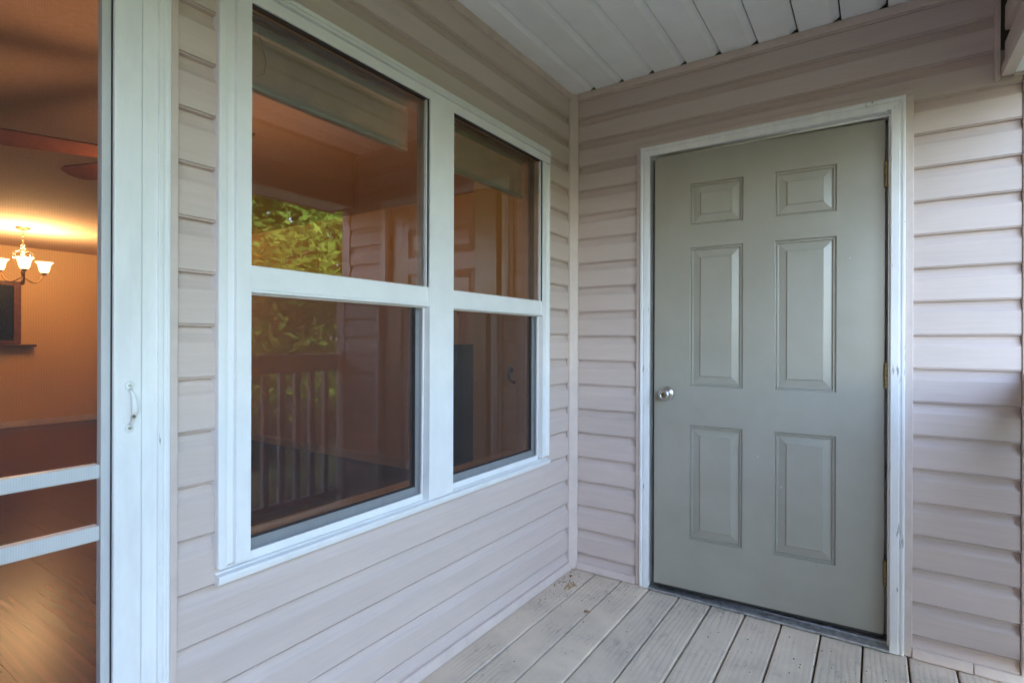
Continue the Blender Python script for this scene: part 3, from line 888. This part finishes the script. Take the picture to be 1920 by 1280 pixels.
room_wall(MB().box(RX, -0.151, -6.1, -6.0, -0.05, RC - 0.001), M['drywall'], MB().box(RX + 0.015, -0.2, -5.9995, -5.986, 0.001, 0.085))
room_wall(MB().box(-1.29, -0.152, 0.80, RY - 0.001, -0.05, RC - 0.001), M['drywall_light_tint'], MB().box(-1.29, -0.166, 0.786, 0.7995, 0.001, 0.085))
dwl = MB()
dwl.box(-0.165, -0.1505, wy1 - 0.031, 0.799, -0.02, RC - 0.001).box(-0.165, -0.1505, -2.03, wy0 + 0.031, -0.02, RC - 0.001).box(-0.165, -0.1505, wy0 + 0.031, wy1 - 0.031, -0.02, wz0 + 0.015).box(-0.165, -0.1505, wy0 + 0.031, wy1 - 0.031, wz1 - 0.031, RC - 0.001).box(-0.165, -0.1505, -2.985, -2.03, 2.115, RC - 0.001).box(-0.165, -0.1505, -6.0, -2.985, -0.02, RC - 0.001)
part('room_wall', dwl, M['drywall'], None, kind='structure')

# framed dark glass with its ledge on the far wall
fr = thing('framed_mirror', 'dark mirror in a red-brown wooden frame on the far room wall', 'mirror', (RX, -0.8, 1.1))
my0, my1, mz0, mz1 = -1.35, -0.178, 1.135, 1.985
fm = MB()
fm.box(RX + 0.002, RX + 0.045, my1 - 0.075, my1, mz0, mz1).box(RX + 0.002, RX + 0.045, my0, my0 + 0.075, mz0, mz1)
fm.box(RX + 0.002, RX + 0.045, my0 + 0.0755, my1 - 0.0755, mz1 - 0.06, mz1).box(RX + 0.002, RX + 0.045, my0 + 0.0755, my1 - 0.0755, mz0, mz0 + 0.05)
part('frame', fm, M['frame_wood'], fr, 0.006)
part('glass', MB().box(RX + 0.002, RX + 0.020, my0 + 0.07, my1 - 0.07, mz0 + 0.045, mz1 - 0.055), M['dark_glass'], fr)
tag(part('wall_ledge', MB().box(RX + 0.002, RX + 0.16, my0 - 0.1, -0.040, mz0 - 0.032, mz0 - 0.004), M['dark_wood'], None, 0.004), 'thin dark wooden ledge under the mirror on the far wall', 'shelf')

# narrow dark cabinet and hook seen through the right half of the window
cb = thing('narrow_cabinet', 'tall narrow near-black cabinet seen through the right lower window pane', 'cabinet', (-1.5, 0.95, 0))
part('carcass', MB().box(-1.72, -1.30, 0.86, RY - 0.016, 0.06, 1.17), M['cabinet'], cb, 0.006)
part('plinth', MB().box(-1.70, -1.32, 0.89, RY - 0.02, 0.001, 0.0595), M['cabinet'], cb)
part('cabinet_door', MB().box(-1.70, -1.512, 0.845, 0.8595, 0.09, 1.14), M['cabinet'], cb, 0.005)
part('cabinet_door', MB().box(-1.508, -1.32, 0.845, 0.8595, 0.09, 1.14), M['cabinet'], cb, 0.005)
hk = thing('wall_hook', 'black curled hook seen through the right lower window pane', 'hook', (-0.90, 0.78, 0.95))
part('mount', MB().lathe([(0.0005, -0.012), (0.020, -0.012), (0.026, -0.006), (0.026, 0.0)], -0.928, 0.7985, 0.985, 16, 'y'), M['iron'], hk)
arc = [(-0.928, 0.786, 0.985)]
for i in range(12):
    a = R(175 + i * 17)
    arc.append((-0.880 + 0.050 * math.cos(a), 0.770 - i * 0.001, 0.942 + 0.050 * math.sin(a)))
part('curl', MB().tube(arc, [0.012] * 6 + [0.010, 0.009, 0.008, 0.007, 0.006, 0.005, 0.004], 8), M['iron'], hk, 0, True)

# chandelier
CX, CY = -6.70, -0.572
ch = thing('chandelier', 'lit three-arm chandelier with white bell shades hanging from the room ceiling', 'chandelier', (CX, CY, RC))
part('canopy', MB().lathe([(0.0005, -0.030), (0.030, -0.030), (0.062, -0.018), (0.070, -0.004), (0.070, -0.001), (0.0005, -0.001)], CX, CY, RC, 24), M['bronze'], ch)
for i in range(4):
    zc = RC - 0.052 - i * 0.036
    pts = [(CX + 0.011 * math.cos(a) * (1 if i % 2 else 0.15), CY + 0.011 * math.cos(a) * (0.15 if i % 2 else 1), zc + 0.022 * math.sin(a)) for a in [2 * math.pi * k / 10 for k in range(11)]]
    part('chain_link', MB().tube(pts, 0.0025, 6), M['bronze'], ch)
part('glass_ball', MB().lathe([(0.001, 0.03), (0.018, 0.024), (0.028, 0.0), (0.018, -0.024), (0.001, -0.03)], CX, CY, RC - 0.222, 16), M['clear'], ch, 0, True)
part('stem', MB().lathe([(0.0005, 0.0), (0.010, -0.002), (0.022, -0.012), (0.008, -0.03), (0.007, -0.20), (0.016, -0.23), (0.020, -0.26), (0.011, -0.29), (0.010, -0.34), (0.022, -0.36), (0.014, -0.39), (0.0005, -0.40)], CX, CY, RC - 0.255, 14), M['bronze'], ch, 0, True)
for a in [2 * math.pi * k / 6 for k in range(6)]:
    pts = [(CX + r * math.cos(a), CY + r * math.sin(a), z) for r, z in ((0.012, RC - 0.275), (0.060, RC - 0.272), (0.088, RC - 0.300), (0.086, RC - 0.345), (0.06, RC - 0.390), (0.02, RC - 0.415))]
    part('scroll', MB().tube(pts, 0.004, 6), M['clear'], ch, 0, True)
toc = math.atan2(-2.569 - CY, 1.3445 - CX)
for i in range(3):
    a = toc + i * 2 * math.pi / 3 + R(3)
    rad = 0.222
    ex, ey = CX + rad * math.cos(a), CY + rad * math.sin(a)
    pts = []
    for t in range(9):
        u = t / 8
        r = 0.012 + (rad - 0.012) * (1 - (1 - u) ** 1.3)
        z = RC - 0.56 - 0.062 * math.sin(math.pi * min(1, u * 1.12)) + 0.055 * u ** 3
        pts.append((CX + r * math.cos(a), CY + r * math.sin(a), z))
    zt = pts[-1][2]
    part('arm', MB().tube(pts, 0.0075, 8), M['bronze'], ch, 0, True)
    cup = part('socket_cup', MB().lathe([(0.0005, -0.012), (0.012, -0.010), (0.026, 0.004), (0.030, 0.014), (0.0005, 0.014)], ex, ey, zt, 14), M['bronze'], ch)
    part('lamp_shade', MB().lathe([(0.032, 0.014), (0.044, 0.03), (0.052, 0.06), (0.056, 0.09), (0.066, 0.118), (0.088, 0.142), (0.085, 0.142), (0.062, 0.117), (0.052, 0.09), (0.04, 0.03)], ex, ey, zt, 20), M['lamp'], ch, 0, True)
    ld = bpy.data.lights.new('chandelier_bulb', 'POINT'); ld.energy = 3.3; ld.color = (1.0, 0.60, 0.25); ld.shadow_soft_size = 0.05
    lo = bpy.data.objects.new('chandelier_bulb', ld); C.objects.link(lo); lo.parent = ch; lo.location = (ex - CX, ey - CY, zt + 0.155 - RC)

# ceiling fan with its own lit lamp
FX, FY, FZ = -1.477, -1.34, 2.05
cf = thing('ceiling_fan', 'red-brown ceiling fan blades under the room ceiling', 'ceiling fan', (FX, FY, RC))
part('downrod', MB().lathe([(0.0005, 0), (0.065, 0), (0.06, -0.03), (0.014, -0.05), (0.014, -0.25), (0.0005, -0.25)], FX, FY, RC - 0.001, 16), M['bronze'], cf)
part('motor_housing', MB().lathe([(0.0005, 0.09), (0.06, 0.085), (0.11, 0.05), (0.115, 0.0), (0.10, -0.04), (0.05, -0.06), (0.0005, -0.06)], FX, FY, FZ + 0.02, 24), M['bronze'], cf, 0, True)
part('light_kit', MB().lathe([(0.05, 0.0), (0.10, -0.01), (0.12, -0.05), (0.10, -0.10), (0.05, -0.13), (0.0005, -0.135)], FX, FY, FZ - 0.045, 24), M['fan_lamp'], cf, 0, True)
for i in range(4):
    a = R((246, 196, 150, 0)[i])
    ca, sa = math.cos(a), math.sin(a)
    def bl_pt(r, w, h):
        tilt = R(11)
        return (FX + r * ca - w * math.cos(tilt) * sa, FY + r * sa + w * math.cos(tilt) * ca, FZ + w * math.sin(tilt) + h)
    out = [(0.16, -0.045), (0.22, -0.058), (0.60, -0.072), (0.655, -0.055), (0.675, 0.0), (0.655, 0.055), (0.60, 0.072), (0.22, 0.058), (0.16, 0.045)]
    mb = MB(); n = len(out)
    mb.poly([bl_pt(r, w, 0.0) for r, w in out] + [bl_pt(r, w, 0.006) for r, w in out], [tuple(range(n)), tuple(range(2 * n - 1, n - 1, -1))] + [(k, (k + 1) % n, n + (k + 1) % n, n + k) for k in range(n)])
    b_ = part('fan_blade', mb, M['fan_wood'], cf)
    part('blade_iron', MB().tube([bl_pt(0.09, 0, 0.012), bl_pt(0.14, 0, 0.010), bl_pt(0.24, 0, 0.012)], 0.010, 6), M['bronze'], b_)
ld = bpy.data.lights.new('fan_bulb', 'POINT'); ld.energy = 1.7; ld.color = (1.0, 0.54, 0.27); ld.shadow_soft_size = 0.12
lo = bpy.data.objects.new('fan_bulb', ld); C.objects.link(lo); lo.parent = cf; lo.location = (0, 0, FZ - 0.23 - RC)

# ------------------------------------------------------------------ porch railing (seen mirrored in the glass)
rl = thing('porch_railing', 'beige wooden porch railing with square balusters mirrored in the window', 'railing', (1.80, -2.1, 0))
part('top_rail', MB().box(1.786, 1.886, YB, -0.024, 1.068, 1.105), M['rail_paint'], rl, 0.006)
part('sub_rail', MB().box(1.817, 1.855, YB, -0.024, 0.985, 1.0675), M['rail_paint'], rl, 0.004)
part('bottom_rail', MB().box(1.817, 1.855, YB, -0.024, 0.085, 0.125), M['rail_paint'], rl, 0.004)
bmz = MB().box(-0.0185, 0.0185, -0.0185, 0.0185, -0.4295, 0.4295).mesh('baluster', 0.002, False, 1)
yy = -0.115
while yy > YB + 0.1:
    link('baluster', bmz, M['rail_paint'], rl, (1.836, yy, 0.555)); yy -= 0.115
tag(part('porch_post', MB().box(1.775, 1.895, YB - 0.12, YB, -0.95, ZB + 0.01), M['rail_paint'], None, 0.006), 'beige square porch post at the open end of the railing', 'post')

# ------------------------------------------------------------------ trees beyond the porch (seen mirrored in the glass)
def tree(x, y, h, rad, seed, label):
    rnd = random.Random(seed)
    t = thing('leafy_tree', label, 'tree', (x, y, -0.95), (0, 0, 0), 'trees beyond the porch')
    z0 = -0.95
    tr_ = MB()
    lean = (rnd.uniform(-0.3, 0.3), rnd.uniform(-0.3, 0.3))
    top = z0 + h * 0.8
    tr_.tube([(x, y, z0), (x + lean[0] * 0.3, y + lean[1] * 0.3, z0 + h * 0.3), (x + lean[0], y + lean[1], z0 + h * 0.6), (x + lean[0] * 1.4, y + lean[1] * 1.2, top)], [0.17, 0.13, 0.09, 0.03], 8)
    for i in range(7):
        a = rnd.uniform(0, 6.28); zz = z0 + h * rnd.uniform(0.2, 0.6)
        l = rad * rnd.uniform(0.6, 0.9)
        tr_.tube([(x + lean[0] * 0.5, y + lean[1] * 0.5, zz), (x + l * 0.5 * math.cos(a), y + l * 0.5 * math.sin(a), zz + l * 0.35), (x + l * math.cos(a), y + l * math.sin(a), zz + l * 0.55)], [0.06, 0.04, 0.015], 6)
    part('trunk', tr_, M['bark'], t)
    vs = []; fs = []
    cz = z0 + h * 0.56; rz = h * 0.46
    for c in range(230):
        while True:
            p = Vector((rnd.uniform(-1, 1), rnd.uniform(-1, 1), rnd.uniform(-1, 1)))
            if 0.25 < p.length < 1.0: break
        cc = Vector((x + p.x * rad, y + p.y * rad, cz + p.z * rz)); cr = rnd.uniform(0.25, 0.55)
        for l in range(46):
            d = Vector((rnd.gauss(0, 1), rnd.gauss(0, 1), rnd.gauss(0, 0.7))).normalized() * cr * rnd.uniform(0.4, 1.0)
            q = cc + d
            u = Vector((rnd.gauss(0, 1), rnd.gauss(0, 1), rnd.gauss(0, 0.6))).normalized()
            w = u.cross(Vector((rnd.gauss(0, 1), rnd.gauss(0, 1), rnd.gauss(0, 1)))).normalized()
            s = rnd.uniform(0.06, 0.12)
            o = len(vs)
            vs += [tuple(q - u * s), tuple(q + w * s * 0.45), tuple(q + u * s), tuple(q - w * s * 0.45)]
            fs.append((o, o + 1, o + 2, o + 3))
    me = bpy.data.meshes.new('crown'); me.from_pydata(vs, [], fs); me.update()
    link('crown', me, M['leaf'], t)
places = [(7.2, 2.2, 5.4, 2.0, 'bushy green tree mirrored at the left edge of the window'),
          (8.2, 5.4, 6.0, 2.3, 'bushy green tree mirrored in the middle of the left window half'),
          (8.6, 9.0, 6.2, 2.4, 'bushy green tree mirrored nearest the corner trim in the window'),
          (6.8, -1.4, 5.0, 1.9, 'leafy tree nearest the house beyond the porch railing'),
          (11.0, 3.9, 6.6, 2.7, 'tall tree behind the front row of trees beyond the porch'),
          (11.8, 8.2, 6.9, 2.8, 'tallest tree at the back of the trees beyond the porch')]
for i, (x, y, h, r, lab) in enumerate(places):
    tree(x, y, h, r, 100 + i, lab)

# ------------------------------------------------------------------ small litter on the deck
rnd = random.Random(3)
def twig(x, y, l, a, i):
    pts = [(x + l * (t - 0.5) * math.cos(a), y + l * (t - 0.5) * math.sin(a) + 0.002 * math.sin(5 * t + i), 0.0032 + 0.002 * (i % 3)) for t in (0, 0.35, 0.7, 1)]
    return part('straw', MB().tube(pts, [0.0016, 0.0019, 0.0016, 0.001], 6), M['straw'], sh)
sh = thing('straw_clump', 'little clump of dry straw on the deck near the corner', 'debris', (0.105, -0.205, 0.0))
for i in range(9):
    twig(0.105 + rnd.uniform(-0.022, 0.022), -0.205 + rnd.uniform(-0.028, 0.028), rnd.uniform(0.03, 0.065), R(100) + rnd.uniform(-0.7, 0.7), i)
def leaf(x, y, s, a, label):
    v = []; n = 9
    for i in range(n):
        t = 2 * math.pi * i / n
        v.append((s * math.cos(t), s * 0.6 * math.sin(t), 0.004 + 0.005 * abs(math.sin(t)) + 0.002 * math.cos(3 * t)))
    v = [(x + p * math.cos(a) - q * math.sin(a), y + p * math.sin(a) + q * math.cos(a), z) for p, q, z in v]
    top_ = [(p, q, z + 0.0012) for p, q, z in v]
    mb = MB().poly(v + top_ + [(x, y, 0.0035), (x, y, 0.0047)], [(i, (i + 1) % n, 2 * n) for i in range(n)] + [(n + i, n + (i + 1) % n, 2 * n + 1) for i in range(n)] + [(i, (i + 1) % n, n + (i + 1) % n, n + i) for i in range(n)])
    return tag(part('dead_leaf', mb, M['dead_leaf'], None), label, 'leaf')
leaf(0.288, -0.40, 0.014, 0.6, 'curled dead leaf lying on a gap between deck boards')
leaf(0.060, -0.115, 0.012, 1.8, 'reddish dead leaf on the deck close to the corner trim')
cr = MB()
for i in range(150):
    if i < 70:
        x, y = 0.03 + abs(rnd.gauss(0, 0.05)), -0.05 - abs(rnd.gauss(0, 0.22))
    else:
        x, y = rnd.uniform(0.03, 1.6), -abs(rnd.gauss(0.02, 0.35))
    s = rnd.uniform(0.0008, 0.0032)
    cr.poly([(x - s, y, 0.0015), (x, y - s * 1.3, 0.0015), (x + s, y, 0.0015), (x, y + s, 0.0015), (x, y, 0.0015 + s)], [(0, 1, 4), (1, 2, 4), (2, 3, 4), (3, 0, 4), (3, 2, 1, 0)])
dl = part('soil_crumbs', cr, M['dirt'], None, kind='stuff')
dl['label'] = 'dark crumbs of soil scattered over the deck boards'; dl['category'] = 'debris'
